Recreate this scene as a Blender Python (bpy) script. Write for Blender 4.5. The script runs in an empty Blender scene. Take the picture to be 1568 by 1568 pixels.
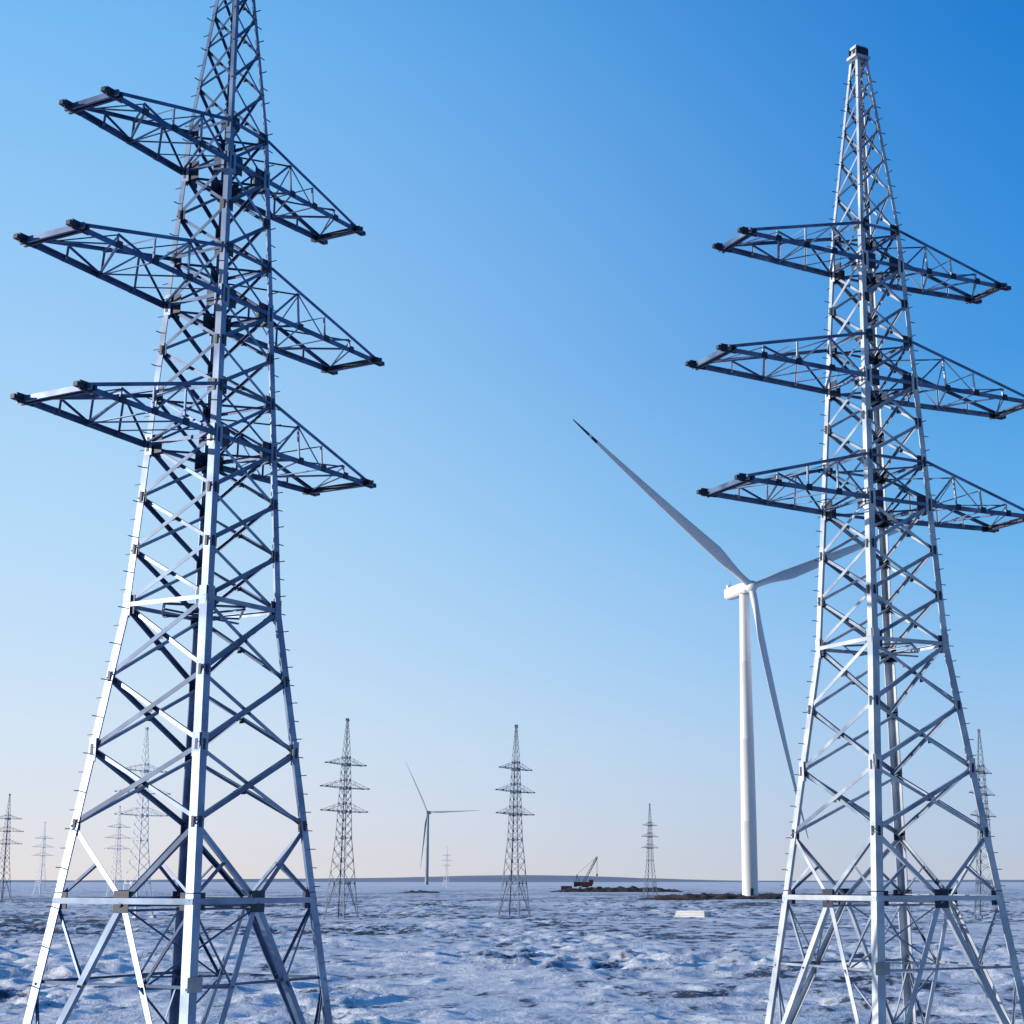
import bpy, math, random
import numpy as np
from mathutils import Vector, Matrix, noise as mnoise
random.seed(7); rng=np.random.default_rng(5)
scene=bpy.context.scene
scene.view_settings.view_transform='Standard'
scene.view_settings.look='None'
scene.view_settings.exposure=0
EYE=6.6

def lin(h):
    h=h.lstrip('#'); o=[]
    for i in (0,2,4):
        c=int(h[i:i+2],16)/255
        o.append(c/12.92 if c<=.04045 else ((c+.055)/1.055)**2.4)
    return (*o,1)

# ---------------------------------------------------------------- world
SUN_EL=math.radians(11); SUN_AZ=math.radians(266)   # clockwise from +Y
world=bpy.data.worlds.new("World"); scene.world=world; world.use_nodes=True
nt=world.node_tree; N=nt.nodes; Lk=nt.links; N.clear()
out=N.new('ShaderNodeOutputWorld'); bg=N.new('ShaderNodeBackground')
sky=N.new('ShaderNodeTexSky'); sky.sky_type='NISHITA'; sky.sun_disc=False
sky.sun_elevation=SUN_EL; sky.sun_rotation=SUN_AZ; sky.air_density=1.0; sky.dust_density=.6; sky.ozone_density=2
tc=N.new('ShaderNodeTexCoord'); sep=N.new('ShaderNodeSeparateXYZ')
Lk.new(tc.outputs['Generated'],sep.inputs[0])
def ramp(stops):
    r=N.new('ShaderNodeValToRGB')
    e=r.color_ramp.elements
    while len(e)<len(stops): e.new(0.5)
    for i,(p,c) in enumerate(stops):
        e[i].position=p; e[i].color=lin(c)
    Lk.new(sep.outputs['Z'],r.inputs[0]); return r
rl=ramp([(0,'#E8E3E4'),(.035,'#E3E7F0'),(.08,'#D8E8F8'),(.13,'#CAE4FC'),(.21,'#B8DEFD'),(.31,'#A2D2FC'),(.48,'#78BEF8'),(.6,'#4F9FE8'),(1,'#2369BB')])
rr=ramp([(0,'#BEC8D9'),(.035,'#B3CAE7'),(.08,'#A3CAF0'),(.13,'#8BC2F3'),(.21,'#62B0EE'),(.31,'#3A96E3'),(.48,'#117CD4'),(.6,'#0A66BC'),(1,'#084590')])
mr=N.new('ShaderNodeMapRange'); mr.interpolation_type='SMOOTHSTEP'
mr.inputs['From Min'].default_value=-.38; mr.inputs['From Max'].default_value=.34
Lk.new(sep.outputs['X'],mr.inputs['Value'])
mx=N.new('ShaderNodeMix'); mx.data_type='RGBA'
Lk.new(mr.outputs[0],mx.inputs['Factor']); Lk.new(rl.outputs[0],mx.inputs['A']); Lk.new(rr.outputs[0],mx.inputs['B'])
sc=N.new('ShaderNodeVectorMath'); sc.operation='SCALE'; sc.inputs['Scale'].default_value=.1
Lk.new(sky.outputs[0],sc.inputs[0])
mx2=N.new('ShaderNodeMix'); mx2.data_type='RGBA'; mx2.inputs['Factor'].default_value=.05
Lk.new(mx.outputs['Result'],mx2.inputs['A']); Lk.new(sc.outputs[0],mx2.inputs['B'])
# sky dimmed behind the camera (towards -Y), added to cut fill on tower fronts
dk=N.new('ShaderNodeMapRange'); dk.interpolation_type='SMOOTHSTEP'
dk.inputs['From Min'].default_value=-.7; dk.inputs['From Max'].default_value=.35
dk.inputs['To Min'].default_value=.38; dk.inputs['To Max'].default_value=1.0
Lk.new(sep.outputs['Y'],dk.inputs['Value']); Lk.new(dk.outputs[0],bg.inputs['Strength'])
Lk.new(mx2.outputs['Result'],bg.inputs['Color'])
Lk.new(bg.outputs[0],out.inputs[0])

sd=bpy.data.lights.new('sun','SUN'); sd.energy=5.0; sd.angle=math.radians(.5); sd.color=(1,.90,.77)
so=bpy.data.objects.new('sun',sd); scene.collection.objects.link(so)
tosun=Vector((math.sin(SUN_AZ)*math.cos(SUN_EL),math.cos(SUN_AZ)*math.cos(SUN_EL),math.sin(SUN_EL)))
so.rotation_euler=tosun.to_track_quat('Z','Y').to_euler()

# ---------------------------------------------------------------- camera
cd=bpy.data.cameras.new('camera'); cam=bpy.data.objects.new('camera',cd); scene.collection.objects.link(cam)
cam.location=(0,0,EYE); cam.rotation_euler=(math.radians(90+12.72),0,0)
cd.lens=48.2*1.19; cd.sensor_width=36; cd.shift_x=-.0823; cd.clip_end=60000; cd.clip_start=.5
scene.camera=cam

# ---------------------------------------------------------------- materials
def mat(name,base,rough=.5,metal=0,var=None,vscale=3,bump=0):
    m=bpy.data.materials.new(name); m.use_nodes=True; n=m.node_tree.nodes; l=m.node_tree.links
    b=n['Principled BSDF']; b.inputs['Roughness'].default_value=rough; b.inputs['Metallic'].default_value=metal
    if var:
        t=n.new('ShaderNodeTexCoord'); no=n.new('ShaderNodeTexNoise'); no.inputs['Scale'].default_value=vscale; no.inputs['Detail'].default_value=5
        l.new(t.outputs['Object'],no.inputs['Vector'])
        r=n.new('ShaderNodeValToRGB'); r.color_ramp.elements[0].position=.35; r.color_ramp.elements[1].position=.65
        r.color_ramp.elements[0].color=(*var,1); r.color_ramp.elements[1].color=(*base,1)
        l.new(no.outputs['Fac'],r.inputs[0]); l.new(r.outputs[0],b.inputs['Base Color'])
    else: b.inputs['Base Color'].default_value=(*base,1)
    return m
steel=mat('galvanised_steel_leg',(.24,.33,.48),.36,.35,(.11,.17,.29),1.1)  # left tower: shaded navy look put into the steel colours
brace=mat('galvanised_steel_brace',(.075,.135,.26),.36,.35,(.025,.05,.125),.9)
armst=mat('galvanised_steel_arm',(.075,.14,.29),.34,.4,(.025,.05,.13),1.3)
steel_l=mat('sunlit_galvanised_leg',(.60,.64,.68),.40,.25,(.33,.39,.47),1.1)  # right tower: same steel, stronger sunlight painted in as lighter colours
brace_l=mat('sunlit_galvanised_brace',(.37,.43,.51),.38,.3,(.10,.15,.25),.9)
armst_l=mat('sunlit_galvanised_arm',(.15,.23,.37),.34,.35,(.04,.075,.16),1.3)
steel_dark=mat('gusset_steel',(.018,.030,.065),.5,.3,(.010,.016,.036),3)
steel_far=mat('haze_toned_steel',(.22,.27,.34),.7,0,(.18,.23,.30),.5)  # aerial haze painted into the distant steel as grey-blue
steel_vfar=mat('hazy_steel',(.78,.80,.83),.8,0,(.70,.74,.80),.5)  # farther towers: thicker haze painted in as near-white steel
conc=mat('concrete',(.42,.42,.42),.9,0,(.3,.3,.31),2)
white=mat('turbine_white',(.78,.79,.80),.4,0,(.75,.765,.78),.12)
white_far=mat('turbine_white_hazed',(.3,.35,.42),.6)  # white paint with distance haze mixed into its colour
navy=mat('blade_tip_dark',(.03,.04,.07),.4)
red=mat('crane_red',(.20,.035,.04),.5,0,(.12,.03,.035),1)
black=mat('crane_black',(.03,.03,.035),.6)
glass=mat('crane_glass',(.05,.07,.09),.1)
soil=mat('soil',(.085,.06,.055),.95,0,(.035,.03,.035),.5)
slabw=mat('pale_concrete',(.88,.88,.87),.8,0,(.82,.82,.82),1)

# ---------------------------------------------------------------- mesh builder
class MB:
    def __init__(s,k=1.0): s.v=[]; s.f=[]; s.m=[]; s.k=k
    def prism(s,p1,p2,a,b,prof,mi=0):
        base=len(s.v); n=len(prof)
        for p in (p1,p2):
            for (x,y) in prof: s.v.append(p+a*x+b*y)
        for i in range(n):
            j=(i+1)%n; s.f.append((base+i,base+j,base+n+j,base+n+i)); s.m.append(mi)
        s.f.append(tuple(base+i for i in reversed(range(n)))); s.m.append(mi)
        s.f.append(tuple(base+n+i for i in range(n))); s.m.append(mi)
    def angle(s,p1,p2,nrm,size,off=0,mi=3,flip=False):
        size*=s.k*.9
        p1=Vector(p1);p2=Vector(p2); d=(p2-p1)
        if d.length<1e-4: return
        d.normalize(); n=Vector(nrm); n=(n-d*n.dot(d))
        if n.length<1e-3: n=d.orthogonal()
        n.normalize(); a=d.cross(n).normalized()
        if flip: a=-a
        o=n*(off+random.uniform(-.004,.004)); t=size*.13
        prof=[(-size/2,0),(size/2,0),(size/2,-t),(-size/2+t,-t),(-size/2+t,-size*.8),(-size/2,-size*.8)]
        s.prism(p1+o,p2+o,a,n,prof,mi)
    def leg(s,p1,p2,a,b,size,mi=0):
        size*=s.k; t=size*.12
        s.prism(Vector(p1),Vector(p2),Vector(a),Vector(b),[(0,0),(size,0),(size,t),(t,t),(t,size),(0,size)],mi)
    def bar(s,p1,p2,w,h,mi=0,up=(0,0,1)):
        p1=Vector(p1);p2=Vector(p2); d=(p2-p1).normalized(); u=Vector(up); u=u-d*u.dot(d)
        if u.length<1e-3: u=d.orthogonal()
        u.normalize(); a=d.cross(u)
        s.prism(p1,p2,a,u,[(-w/2,-h/2),(w/2,-h/2),(w/2,h/2),(-w/2,h/2)],mi)
    def box(s,c,x,y,z,mi=0):
        c=Vector(c); s.bar(c-Vector((0,y/2,0)),c+Vector((0,y/2,0)),x,z,mi)
    def obj(s,name,mats,smooth=False):
        me=bpy.data.meshes.new(name); me.from_pydata([tuple(v) for v in s.v],[],s.f); 
        for m in mats: me.materials.append(m)
        me.polygons.foreach_set('material_index',s.m)
        if smooth: me.polygons.foreach_set('use_smooth',[True]*len(s.f))
        me.update(); o=bpy.data.objects.new(name,me); scene.collection.objects.link(o); return o

# ---------------------------------------------------------------- lattice tower
HS=1.0
def hw(z):   # half side
    pts=[(0,4.35),(6.1,3.30),(13.7,2.06),(27.35,1.13),(34,.26)]
    for (z0,w0),(z1,w1) in zip(pts,pts[1:]):
        if z<=z1: return HS*(w0+(w1-w0)*(z-z0)/(z1-z0))/math.sqrt(2)
    return HS*.26/math.sqrt(2)
C=[(1,1),(-1,1),(-1,-1),(1,-1)]
def cor(k,z): s=hw(z); return Vector((C[k%4][0]*s,C[k%4][1]*s,z))
FN=[Vector((0,1,0)),Vector((-1,0,0)),Vector((0,-1,0)),Vector((1,0,0))]   # face k between corner k and k+1
# materials: 0 legs, 1 gussets, 2 concrete, 3 braces, 4 arms
def build_tower(k_=1.0):
    B=MB(k_)
    segs=[(0,6.1,.27),(6.1,13.7,.25),(13.7,18.1,.22),(18.1,22.1,.20),(22.1,27.35,.17),(27.35,34,.12)]
    for k in range(4):
        for z0,z1,s in segs:
            cx,cy=C[k]
            B.leg(cor(k,z0),cor(k,z1),(-cx,0,0),(0,-cy,0),s)
        for zz in (9.9,13.7,18.1,22.1,26.1):
            p=cor(k,zz); cx,cy=C[k]
            B.box(p+Vector((-cx*.14,cy*.012,0)),.24,.02,.6,0); B.box(p+Vector((cx*.012,-cy*.14,0)),.02,.24,.6,0)
    def gus(k,z,w,h,mi=1):
        cx,cy=C[k%4]; p=cor(k,z)
        B.box(p+Vector((-cx*(w/2+.02),cy*-.03,0)),w,.018,h,mi)
        B.box(p+Vector((cx*-.03,-cy*(w/2+.02),0)),.018,w,h,mi)
    def bolts(k,z,r):
        cx,cy=C[k%4]; p=cor(k,z)
        B.box(p+Vector((-cx*.12,cy*.026,0)),.08,.010,r*.8,1); B.box(p+Vector((cx*.026,-cy*.12,0)),.010,.08,r*.8,1)
    def xpanel(z0,z1,s,mi=3):
        for k in range(4):
            n=FN[k]
            B.angle(cor(k,z0),cor(k+1,z1),n,s,-.02,mi)
            B.angle(cor(k+1,z0),cor(k,z1),n,s*.85,-.02-s*.9,mi if k%2 else (0 if mi==3 else mi),flip=True)  # some diagonals take lighter leg steel, painting in lit-against-shaded contrast
            c=(cor(k,z0)+cor(k+1,z1)+cor(k+1,z0)+cor(k,z1))/4-n*.045
            w=s*1.1
            if abs(n.y)>.5: B.box(c,w,.012,w,1)
            else: B.box(c,.012,w,w,1)
    lv=[8.0,9.9,11.8,13.7]
    for a,b in zip(lv,lv[1:]): xpanel(a,b,.135)
    lv2=[13.7,15.2,16.65,18.1]
    for a,b in zip(lv2,lv2[1:]): xpanel(a,b,.12)
    arms=[(18.1,5.55),(22.1,6.0),(26.1,5.05)]
    AH=1.4
    for zb in (18.1,22.1,26.1): xpanel(zb,zb+(AH if zb<26 else 1.25),.09,4)
    for a,b in ((19.5,20.8),(20.8,22.1),(23.5,24.8),(24.8,26.1)): xpanel(a,b,.11)
    lv3=[27.35,28.75,30.0,31.1,32.05,32.9,33.6]
    for i,(a,b) in enumerate(zip(lv3,lv3[1:])): xpanel(a,b,.088-.004*i)
    for zz in lv[1:3]+lv2[1:3]+lv3[1:-1]+[20.8,24.8,8.0]:
        for k in range(4):
            gus(k,zz,.26 if zz<27 else .12,.3 if zz<27 else .16,1)
            if zz<27: bolts(k,zz,.34)
    for zz,s in ((6.1,.16),(13.7,.13),(18.1,.12),(19.5,.09),(22.1,.12),(23.5,.09),(26.1,.11),(27.35,.09),(33.6,.07)):
        mi=0 if zz in (6.1,13.7) else 4
        for k in range(4): B.angle(cor(k,zz),cor(k+1,zz),FN[k],s,.015,mi,flip=(k%2==0))
        mids=[(cor(k,zz)+cor(k+1,zz))/2 for k in range(4)]
        if zz in (6.1,13.7):
            for k in range(4): B.angle(mids[k],mids[(k+1)%4],(0,0,1),s*.6,-.05)
            B.angle(mids[0],mids[2],(0,0,1),s*.5,-.12); B.angle(mids[1],mids[3],(0,0,1),s*.5,-.2)
        elif zz<33:
            B.angle(cor(0,zz),cor(2,zz),(0,0,1),.07,-.03,4); B.angle(cor(1,zz),cor(3,zz),(0,0,1),.07,-.10,4)
    for k in range(4):
        m=(cor(k,6.1)+cor(k+1,6.1))/2; n=FN[k]
        for j in (k,k+1):
            t=cor(j,8.0); B.angle(t,m,n,.14,-.03,0 if j==k else 3,flip=(j==k))
            q=(t+m)/2; B.angle(cor(j,6.1),q,n,.08,-.07)
        B.bar(m-Vector((0,0,.28)),m+Vector((0,0,.25)),.5 if abs(n.y)>.5 else .02,.02 if abs(n.y)>.5 else .5,1,up=(0,1,0))
        for j in (k,k+1):
            f=cor(j,.15); B.angle(m,f,n,.19,-.04,0,flip=(j!=k))
            prev=cor(j,6.1)
            for t in (.33,.66):
                q=m.lerp(f,t); lg=cor(j,q.z)
                B.angle(q,lg,n,.08,-.06)
                B.angle(prev,q,n,.075,-.09); prev=lg
    for k in range(4):
        for t in (.33,.66):
            a=((cor(k,6.1)+cor(k+1,6.1))/2).lerp(cor(k,.15),t)
            b=((cor(k,6.1)+cor(k-1,6.1))/2).lerp(cor(k,.15),t)
            B.angle(a,b,(0,0,1),.07,-.04)
            if t<.5:
                a2=((cor(k,6.1)+cor(k+1,6.1))/2).lerp(cor(k,.15),.66)
                B.angle(a2,b,(0,0,1),.055,-.02)
            else:
                a0=(cor(k,6.1)+cor(k+1,6.1))/2; b1=((cor(k,6.1)+cor(k-1,6.1))/2).lerp(cor(k,.15),.33)
                B.angle(a0,b1,(0,0,1),.06,-.08)
        gus(k,6.1,.42,.42,1); gus(k,13.7,.36,.5,1)
    for k in range(4):
        m=(cor(k,6.1)+cor(k+1,6.1))/2
        q=m.lerp(cor(k,.15),.33); q2=m.lerp(cor(k+1,.15),.33)
        B.angle(q,q2,FN[k],.07,-.1)
    for zb,L in arms:
        zt=zb+(AH if zb<26 else 1.25); s0=hw(zb); s1=hw(zt); wt=s0*.86
        for sx in (-1,1):
            nb=4
            bot={};top={}
            for sy in (-1,1):
                r0=Vector((sx*s0,sy*s0,zb)); r1=Vector((sx*s1,sy*s1,zt)); tp=Vector((sx*L,sy*wt,zb+.1))
                n=Vector((0,sy,0))
                B.angle(r0,tp,n,.165,.02,4,flip=(sx*sy>0)); B.angle(r1,tp+Vector((0,0,.10)),n,.11,.02,4,flip=(sx*sy>0))
                bot[sy]=[r0.lerp(tp,i/nb) for i in range(nb+1)]; top[sy]=[r1.lerp(tp,i/nb) for i in range(nb+1)]
                for i in range(1,nb): B.angle(bot[sy][i],top[sy][i],n,.06,-.03,0)
                for i in range(nb-1):
                    if i%2==0: B.angle(bot[sy][i],top[sy][i+1],n,.06,-.05,4)
                    else: B.angle(top[sy][i],bot[sy][i+1],n,.06,-.05,0)
                for i in range(1,nb): B.box(bot[sy][i]+Vector((0,sy*.03,.03)),.2,.016,.2,1)
                B.box(tp+Vector((sx*.02,0,.03)),.55,.05,.24,1)
                B.bar(tp+Vector((-sx*.1,0,-.02)),tp+Vector((sx*.42,0,.02)),.14,.12,1)
            B.bar(Vector((sx*(L+.08),-wt-.2,zb+.12)),Vector((sx*(L+.08),wt+.2,zb+.12)),.07,.15,4)
            B.bar(Vector((sx*(L-.06),-wt-.2,zb+.10)),Vector((sx*(L-.06),wt+.2,zb+.10)),.07,.15,1)
            for i in range(nb):
                if i>0 and i%2==0:
                    B.angle(bot[-1][i],bot[1][i],(0,0,-1),.06,.0,4); B.angle(top[-1][i],top[1][i],(0,0,1),.05,.0,4)
                q=1 if i%2 else -1
                B.angle(bot[-q][i],bot[q][i+1],(0,0,-1),.065,-.03,4)
                B.angle(top[-q][i],top[q][i+1],(0,0,1),.05,-.03,4)
                if i==0: B.angle(bot[q][i],bot[-q][i+1],(0,0,-1),.05,-.10,4)
        for k in range(4): gus(k,zb,.56,.52,1); gus(k,zt,.36,.40,1); bolts(k,zb,.5); bolts(k,zt,.4)
    for k in range(4):
        cx,cy=C[k]; B.bar(Vector((cx*.18,cy*.18,33.55)),Vector((cx*.12,cy*.12,34.1)),.09,.09,0)
    B.box((0,0,33.72),.62,.5,.10,0); B.box((0,0,34.08),.44,.34,.10,0); B.box((0,.2,33.9),.5,.04,.32,1); B.box((0,-.2,33.9),.5,.04,.32,1)
    for k in (1,3):
        cx,cy=C[k]; z=2.6; i=0
        while z<33.3:
            p=cor(k,z); d=Vector((cx,0,0)) if i%2 else Vector((0,cy,0))
            B.bar(p-d*.02,p+d*.17,.022,.022,1)
            z+=.48; i+=1
    B.box(cor(2,4.2)+Vector((.15,-.03,0)),.5,.02,.35,2)
    for k in range(4):
        p=cor(k,0); B.box(p+Vector((0,0,.0)),.9,.9,.5,2); B.box(p+Vector((0,0,.27)),.45,.45,.06,1)
    return B
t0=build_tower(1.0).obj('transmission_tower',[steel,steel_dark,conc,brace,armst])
t0.location=(-10.53,43.2,0); t0.rotation_euler=(0,0,math.radians(61))
def tower(x,y,rot,mats=None,src=t0):
    o=bpy.data.objects.new('transmission_tower',src.data); scene.collection.objects.link(o)
    o.location=(x,y,0); o.rotation_euler=(0,0,math.radians(rot))
    if mats:
        for s,m in zip(o.material_slots,mats): s.link='OBJECT'; s.material=m
    return o
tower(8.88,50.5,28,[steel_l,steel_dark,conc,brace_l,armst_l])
HS=.70
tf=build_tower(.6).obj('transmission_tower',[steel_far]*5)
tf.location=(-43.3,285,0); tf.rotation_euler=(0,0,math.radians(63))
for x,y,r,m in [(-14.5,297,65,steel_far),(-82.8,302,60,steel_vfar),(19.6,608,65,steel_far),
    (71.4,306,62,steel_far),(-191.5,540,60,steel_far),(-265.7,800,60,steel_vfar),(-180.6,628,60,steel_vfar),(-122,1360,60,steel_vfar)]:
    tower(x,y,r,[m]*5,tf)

# ---------------------------------------------------------------- turbines
def turbine(x,y,psi,angles,hub=111.3,L=92,mw=white,tipm=navy,ck=1.0):
    par=bpy.data.objects.new('wind_turbine',None); scene.collection.objects.link(par); par.location=(x,y,0)
    parts=[]
    B=MB(); ns=64; rings=[(0,3.05),(.5,3.05),(.52,2.82),(27,2.75),(27.05,2.79),(27.2,2.79),(27.25,2.74),(56,2.45),(56.05,2.49),(56.2,2.49),(56.25,2.44),(84,2.05),(84.05,2.09),(84.2,2.09),(84.25,2.04),(hub-2.2,1.72)]
    for z,r in rings:
        for i in range(ns):
            a=2*math.pi*i/ns; B.v.append(Vector((r*math.cos(a),r*math.sin(a),z)))
    for j in range(len(rings)-1):
        for i in range(ns):
            k=(i+1)%ns; B.f.append((j*ns+i,j*ns+k,(j+1)*ns+k,(j+1)*ns+i)); B.m.append(0)
    B.box((.4,-2.9,2.6),1.1,.3,2.4,1); B.box((.4,-3.6,.7),1.5,1.6,1.3,2)
    o=B.obj('tower_shaft',[mw,navy,conc],True); parts.append(o)
    m=o.modifiers.new('e','EDGE_SPLIT'); m.split_angle=math.radians(40)
    n=Vector((math.sin(psi),-math.cos(psi),.07)).normalized(); u=Vector((math.cos(psi),math.sin(psi),0))
    w=n.cross(u)
    if w.z<0: w=-w
    H=Vector((0,0,hub))+n*4.6
    B=MB(); secs=[(3.0,1.5,1.5),(2.6,1.9,1.9),(0,2.1,2.1),(-6,2.1,2.15),(-9.6,1.95,2.0),(-10.2,1.5,1.6)]
    pr=[(-1,-.7),(-.7,-1),(.7,-1),(1,-.7),(1,.75),(.75,1),(-.75,1),(-1,.75)]
    for (t,a,b) in secs:
        for (px,pz) in pr: B.v.append(Vector((0,0,hub))+n*t+u*(px*a)+w*(pz*b))
    for j in range(len(secs)-1):
        for i in range(8):
            k=(i+1)%8; B.f.append((j*8+i,j*8+k,(j+1)*8+k,(j+1)*8+i)); B.m.append(0)
    B.f.append(tuple(range(8))); B.m.append(0); B.f.append(tuple(range(40,48))); B.m.append(0)
    c=Vector((0,0,hub))-n*8+w*2.6; B.bar(c-u*1.6,c+u*1.6,.9,.9,0); B.bar(c+w*.4,c+w*2.2,.08,.08,1)
    parts.append(B.obj('nacelle',[mw,navy]))
    B=MB(); prof=[(-1.8,1.9),(-1.0,2.1),(.6,2.1),(1.6,1.7),(2.3,1.0),(2.6,.3)]; ns=24
    for t,r in prof:
        for i in range(ns):
            a=2*math.pi*i/ns; B.v.append(H+n*t+u*(r*math.cos(a))+w*(r*math.sin(a)))
    for j in range(len(prof)-1):
        for i in range(ns):
            k=(i+1)%ns; B.f.append((j*ns+i,j*ns+k,(j+1)*ns+k,(j+1)*ns+i)); B.m.append(0)
    B.f.append(tuple(range((len(prof)-1)*ns,len(prof)*ns))); B.m.append(0)
    parts.append(B.obj('hub',[mw],True))
    for bi,ang in enumerate(angles):
        a=math.radians(ang); d=u*math.cos(a)+w*math.sin(a); e=d.cross(n).normalized()
        B=MB(); K=360; ns=32
        for j in range(K+1):
            t=j/K; r=1.2+t*(L-1.2)
            if t<.04: ch=2.5;th=2.5
            elif t<.2:
                q=(t-.04)/.16; q=q*q*(3-2*q); ch=2.5+q*2.0; th=2.5-q*1.0
            else:
                q=(t-.2)/.8; ch=4.5*(1-q)**.85*.93+.35; th=1.5*(1-q)**1.1+.10
            ch*=ck; th*=ck
            tw=math.radians(20*(1-t)**2+9)
            ce=e*math.cos(tw)+n*math.sin(tw); cn=n*math.cos(tw)-e*math.sin(tw)
            ctr=H+d*r+n*(3.5*t*t)
            sh=min(1,max(0,(t-.04)/.16))*.18*ch
            for i in range(ns):
                p=2*math.pi*i/ns; cx=math.cos(p)*.5*ch+sh*1.0
                cy=math.sin(p)*.5*th*(1 if t<.04 else (1-.45*min(1,(t-.04)/.16)*(math.cos(p)*.5+.5)))
                B.v.append(ctr+ce*cx+cn*cy)
        for j in range(K):
            t=j/K
            for i in range(ns):
                k=(i+1)%ns; B.f.append((j*ns+i,j*ns+k,(j+1)*ns+k,(j+1)*ns+i)); B.m.append(1 if (bi==0 and (t>.91 or .865<t<.895)) else 0)
        B.f.append(tuple(range(K*ns,(K+1)*ns))); B.m.append(0)
        parts.append(B.obj('blade_%d'%(bi+1),[mw,tipm],True))
    for o in parts: o.parent=par
    return par
turbine(54.2,590,math.radians(32),(146,22,279.5),hub=110.8)
turbine(-265.7,2620,math.radians(-12),(116,1,266),mw=white_far,tipm=white_far,L=88,ck=.7)

# ---------------------------------------------------------------- ground
def lattice(seed):
    return np.random.default_rng(seed).random((256,256))
def vnoise(x,y,lat):
    xi=np.floor(x).astype(int); yi=np.floor(y).astype(int); fx=x-xi; fy=y-yi
    fx=fx*fx*fx*(fx*(fx*6-15)+10); fy=fy*fy*fy*(fy*(fy*6-15)+10)
    a=lat[xi&255,yi&255]; b=lat[(xi+1)&255,yi&255]; c=lat[xi&255,(yi+1)&255]; d=lat[(xi+1)&255,(yi+1)&255]
    return (a*(1-fx)+b*fx)*(1-fy)+(c*(1-fx)+d*fx)*fy
lats=[lattice(i) for i in range(8)]
def fbm(x,y,o=4,k=0):
    s=0;a=1;t=0
    for i in range(o):
        s=s+a*vnoise(x*2**i+13.7*i,y*2**i+7.1*i,lats[(i+k)%8]); t+=a; a*=.5
    return s/t
def gheight(x,y):
    r=np.hypot(x,y)
    wx=x+4*fbm(x/9,y/9,2,3); wy=y+4*fbm(x/9+50,y/9,2,4)
    big=(fbm(x/45,y/45,3,1)-.5)*1.2
    ridg=1-np.abs(2*fbm(wx/6.5,wy/5.0,3,2)-1)
    clod=fbm(wx/2.0,wy/1.8,3,5)
    amp=np.clip(fbm(x/20,y/34,3,6)*4.2-1.55,.06,1.5)
    h=big+(ridg**3-.45)*.50*(.2+.8*amp)+(clod-.5)*.50*amp
    fade=np.clip(1-(r-500)/500,.0,1)
    h=h*fade+ (fbm(x/300,y/300,2,7)-.5)*np.clip((r-400)/600,0,1)*1.0
    for tx,ty,rr in ((-10.5,43.2,9),(8.9,50.5,9),(54.6,590,12)):
        q=np.clip((np.hypot(x-tx,y-ty)-rr*.7)/rr,0,1); h=h*(.25+.75*q)
    return h
fine=np.arange(-27,27.001,.12); coarse=np.arange(27,333,4.5)
ang=np.radians(np.concatenate([fine,coarse[1:]]))
rad=[.5,4,8,12,16,20,24,28]
r=30.
while r<560: rad.append(r); r*=1.0058
while r<40000: rad.append(r); r*=1.09
rad=np.array(rad)
A,R=np.meshgrid(ang,rad); X=R*np.sin(A); Y=R*np.cos(A); Zg=gheight(X,Y)
na=len(ang); nr=len(rad)
co=np.stack([X.ravel(),Y.ravel(),Zg.ravel()],1)
idx=np.arange(na*nr).reshape(nr,na)
i0=idx[:-1,:]; i1=idx[1:,:]; nx0=np.roll(i0,-1,1); nx1=np.roll(i1,-1,1)
faces=np.stack([i0,nx0,nx1,i1],-1).reshape(-1,4)[:,::-1]
me=bpy.data.meshes.new('snowy_ground'); me.vertices.add(len(co)); me.vertices.foreach_set('co',co.ravel())
me.loops.add(faces.size); me.loops.foreach_set('vertex_index',faces.ravel()); me.polygons.add(len(faces))
me.polygons.foreach_set('loop_start',np.arange(0,faces.size,4)); me.polygons.foreach_set('loop_total',np.full(len(faces),4))
me.polygons.foreach_set('use_smooth',np.ones(len(faces),bool)); me.update(calc_edges=True); me.validate()
g=bpy.data.objects.new('snowy_ground',me); scene.collection.objects.link(g)
m=bpy.data.materials.new('snow_and_soil'); m.use_nodes=True; n=m.node_tree.nodes; l=m.node_tree.links; b=n['Principled BSDF']
b.inputs['Roughness'].default_value=.75; b.inputs['Specular IOR Level'].default_value=.25
t=n.new('ShaderNodeTexCoord')
def nz(scale,det,stretch=(1,1,1),rough=.6):
    mp=n.new('ShaderNodeMapping'); mp.inputs['Scale'].default_value=stretch; l.new(t.outputs['Object'],mp.inputs[0])
    q=n.new('ShaderNodeTexNoise'); q.inputs['Scale'].default_value=scale; q.inputs['Detail'].default_value=det; q.inputs['Roughness'].default_value=rough
    l.new(mp.outputs[0],q.inputs['Vector']); return q.outputs['Fac']
def mth(op,a,b_=None,clamp=False):
    q=n.new('ShaderNodeMath'); q.operation=op; q.use_clamp=clamp
    for i,v in enumerate((a,b_)):
        if v is None: continue
        if isinstance(v,(int,float)): q.inputs[i].default_value=v
        else: l.new(v,q.inputs[i])
    return q.outputs[0]
def mrange(v,a,b_,c=0,d=1):
    q=n.new('ShaderNodeMapRange'); q.inputs['From Min'].default_value=a; q.inputs['From Max'].default_value=b_
    q.inputs['To Min'].default_value=c; q.inputs['To Max'].default_value=d; l.new(v,q.inputs['Value']); return q.outputs[0]
f1=nz(.42,7,(.8,.45,1),.68); f2=nz(.02,4,(.7,.6,1),.55); f3=nz(1.6,5,(.9,.8,1),.7); f4=nz(.11,4,(.7,.25,1),.6)
geo=n.new('ShaderNodeNewGeometry'); sp=n.new('ShaderNodeSeparateXYZ'); l.new(geo.outputs['Position'],sp.inputs[0])
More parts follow.
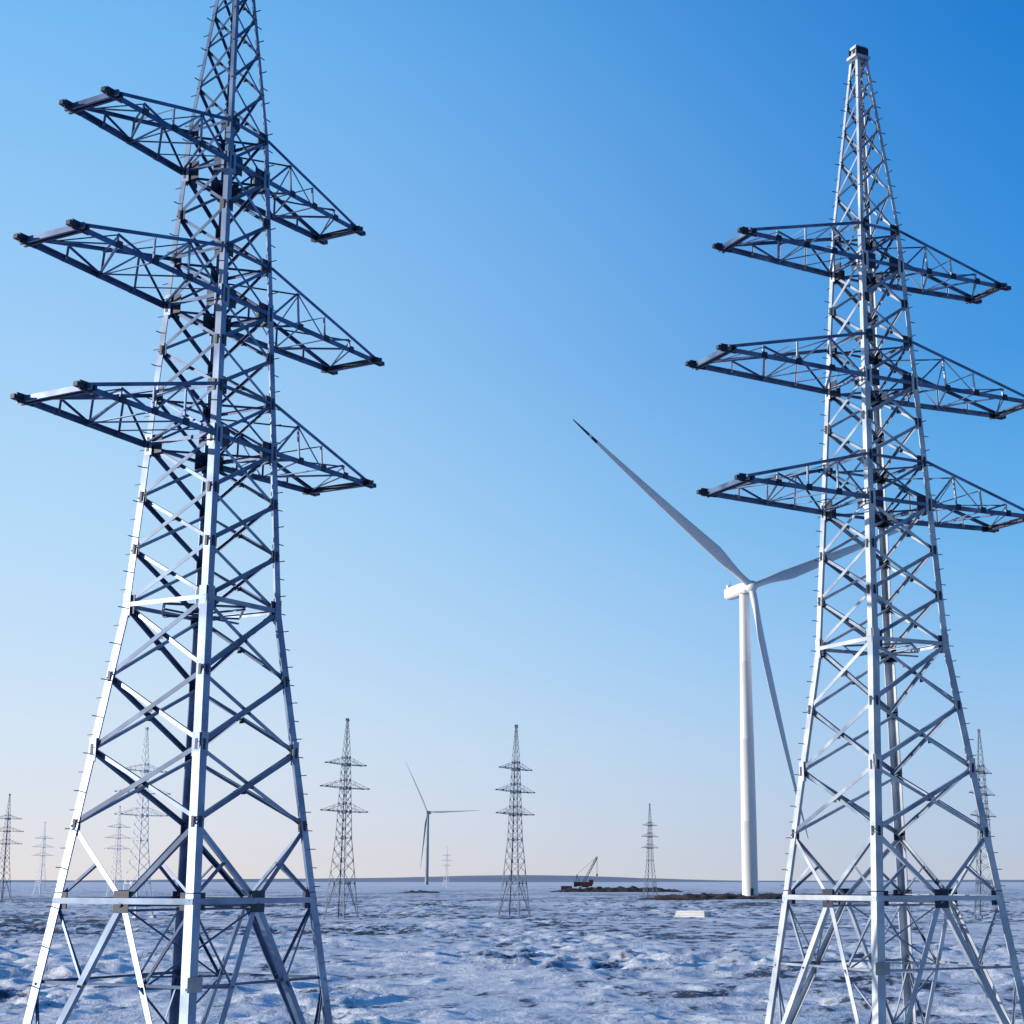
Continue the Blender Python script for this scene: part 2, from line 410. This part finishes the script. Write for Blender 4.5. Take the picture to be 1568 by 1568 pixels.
ln=n.new('ShaderNodeVectorMath'); ln.operation='LENGTH'; l.new(geo.outputs['Position'],ln.inputs[0])
zone=mth('MULTIPLY',mrange(ln.outputs['Value'],110,230,-.005,.065),mrange(ln.outputs['Value'],600,2200,1,-1.4))  # more soil mid-field; far field coloured paler and cleaner to suggest haze
s=mth('ADD',f1,mth('MULTIPLY',mth('SUBTRACT',f2,.5),.5)); s=mth('ADD',s,mth('MULTIPLY',mth('SUBTRACT',f3,.5),.34))
s=mth('ADD',s,mth('MULTIPLY',mth('SUBTRACT',f4,.5),.45)); s=mth('ADD',s,zone)
s=mth('ADD',s,mth('MULTIPLY',sp.outputs['Z'],-.08))
d1=mrange(s,.585,.64)
sn=n.new('ShaderNodeSeparateXYZ'); l.new(geo.outputs['Normal'],sn.inputs[0])
d2=mth('MULTIPLY',mrange(sn.outputs['Z'],.96,.88),mrange(s,.46,.53))
dirt=mth('MAXIMUM',d1,d2,True)
snow=n.new('ShaderNodeMix'); snow.data_type='RGBA'; snow.inputs['A'].default_value=(.54,.60,.70,1); snow.inputs['B'].default_value=(.87,.88,.90,1); l.new(mrange(s,.60,.46),snow.inputs['Factor'])
so_=n.new('ShaderNodeMix'); so_.data_type='RGBA'; so_.inputs['A'].default_value=(.016,.026,.050,1); so_.inputs['B'].default_value=(.11,.12,.16,1); l.new(f3,so_.inputs['Factor'])
mm=n.new('ShaderNodeMix'); mm.data_type='RGBA'; l.new(dirt,mm.inputs['Factor']); l.new(snow.outputs['Result'],mm.inputs['A']); l.new(so_.outputs['Result'],mm.inputs['B'])
l.new(mm.outputs['Result'],b.inputs['Base Color'])
bp=n.new('ShaderNodeBump'); bp.inputs['Strength'].default_value=.6; bp.inputs['Distance'].default_value=.25; l.new(f3,bp.inputs['Height']); l.new(bp.outputs[0],b.inputs['Normal'])
me.materials.append(m)

# ---------------------------------------------------------------- distant hills
B=MB(); hazem=mat('hazy_hill',(.30,.35,.43),.95,0,(.24,.29,.37),.002)  # blue-grey distance haze is painted into the hill colour
nn=160
for i in range(nn+1):
    a=math.radians(-40+80*i/nn); R0=7000
    deg=-40+80*i/nn
    hgt=8+10*mnoise.noise(Vector((i*.06,3,0)))+16*math.exp(-((deg+3)/5.5)**2)
    hgt=max(hgt,2)+1.5*mnoise.noise(Vector((i*.5,9,0)))
    for rr_,hh in ((R0-900,-2),(R0-450,hgt*.7),(R0,hgt),(R0+900,-2)):
        B.v.append(Vector((rr_*math.sin(a),rr_*math.cos(a),hh)))
for i in range(nn):
    for j in range(3):
        B.f.append((i*4+j,i*4+j+1,(i+1)*4+j+1,(i+1)*4+j)); B.m.append(0)
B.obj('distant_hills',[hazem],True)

# ---------------------------------------------------------------- dirt mounds
def mound(x,y,lx,ly,h,seed):
    B=MB(); nx=60; ny=16
    for i in range(nx+1):
        for j in range(ny+1):
            px=-1+2*i/nx; py=-1+2*j/ny
            e=max(0,1-px*px)*max(0,1-py*py)
            z=h*e**.6*(.45+.9*(mnoise.fractal(Vector((px*lx*.25+seed,py*ly*.3,seed)),.8,2,4)*.6+.5))-.4
            B.v.append(Vector((px*lx,py*ly,z)))
    for i in range(nx):
        for j in range(ny):
            a=i*(ny+1)+j; B.f.append((a,a+ny+1,a+ny+2,a+1)); B.m.append(0)
    o=B.obj('dirt_mound',[soil],True); o.location=(x,y,0); return o
mound(38,575,26,6,2.2,1.3); mound(12,980,40,9,3.0,4.1); mound(66,600,12,6,2.0,7.7); mound(-95,900,12,6,1.6,3.2); mound(70,700,55,10,1.6,9.1)

# ---------------------------------------------------------------- crawler crane
B=MB()
for sx in (-2.6,2.6):
    B.prism(Vector((sx-.6,0,0)),Vector((sx+.6,0,0)),Vector((0,1,0)),Vector((0,0,1)),[(-4,.5),(-3.4,0),(3.4,0),(4,.5),(4,1.1),(3.4,1.6),(-3.4,1.6),(-4,1.1)],1)
B.box((0,0,1.8),3.6,3.6,.6,1); B.box((-.6,0,3.1),8.4,3.4,2.2,0); B.box((-5.2,0,3.0),1.6,3.8,2.6,1); B.box((3.0,-1.3,4.2),2.2,1.7,2.4,0); B.box((3.3,-2.17,4.4),1.4,.06,1.2,2)
p0=Vector((-1.6,.5,2.8)); p1=Vector((6.0,.5,17)); 
d=(p1-p0)
for (a,c) in ((-.6,-.6),(.6,-.6),(.6,.6),(-.6,.6)):
    B.bar(p0+Vector((a*.4,c*.4,0)),p0+d*.15+Vector((a,c,0)),.26,.26,0); B.bar(p0+d*.15+Vector((a,c,0)),p1+Vector((a*.4,c*.4,0)),.26,.26,0)
for i in range(12):
    q=p0+d*(.1+.072*i); q2=p0+d*(.1+.072*(i+1)); sgn=1 if i%2 else -1
    B.bar(q+Vector((.6*sgn,-.6,0)),q2+Vector((-.6*sgn,-.6,0)),.16,.16,0); B.bar(q+Vector((.6,-.6*sgn,0)),q2+Vector((.6,.6*sgn,0)),.16,.16,0)
B.bar((-5,.5,4),(-4.4,.5,8),.3,.3,0); B.bar((-3,.5,4),(-4.4,.5,8),.3,.3,0); B.bar((-4.4,.5,8),p1,.12,.12,1); B.bar(p1,p1+Vector((0,0,-9)),.16,.16,1); B.box(p1+Vector((0,0,-9.3)),.8,.6,1.2,1)
cr=B.obj('crawler_crane',[red,black,glass]); cr.location=(-7,1080,.3); cr.scale=(1.25,1.25,1.25)
B=MB(); B.box((0,0,1.5),7,2.6,2.8,0); B.box((0,0,3.0),7.3,2.9,.16,1); 
for xx in (-2.2,0,2.2): B.box((xx,-1.33,1.7),1.0,.08,.9,2)
o=B.obj('site_cabin',[red,black,glass]); o.location=(-19,1070,0)

# ---------------------------------------------------------------- stack of concrete poles on the plain
sx_,sy_=17,306
B=MB()
for i in range(5):
    for j in range(3 if i<4 else 1):
        B.prism(Vector((-3.0+.2*j,i*.55,.35+j*.42)),Vector((3.0+.15*i,i*.55,.35+j*.42)),Vector((0,1,0)),Vector((0,0,1)),[(.24*math.cos(a*math.pi/5),.21*math.sin(a*math.pi/5)) for a in range(10)],0)
for xx in (-2,0,2): B.box((xx,1.1,.05),.25,3.2,.2,1)
o=B.obj('concrete_pole_stack',[slabw,soil])
o.rotation_euler=(0,0,math.radians(-28))
zz=float(np.max(gheight(np.array([sx_-3.,sx_,sx_+3.,sx_-1.5,sx_+1.5]),np.array([sy_+0.,sy_+1.,sy_+1.,sy_+.5,sy_+2.]))))
o.location=(sx_,sy_,zz-.02)
print('verts',len(co))
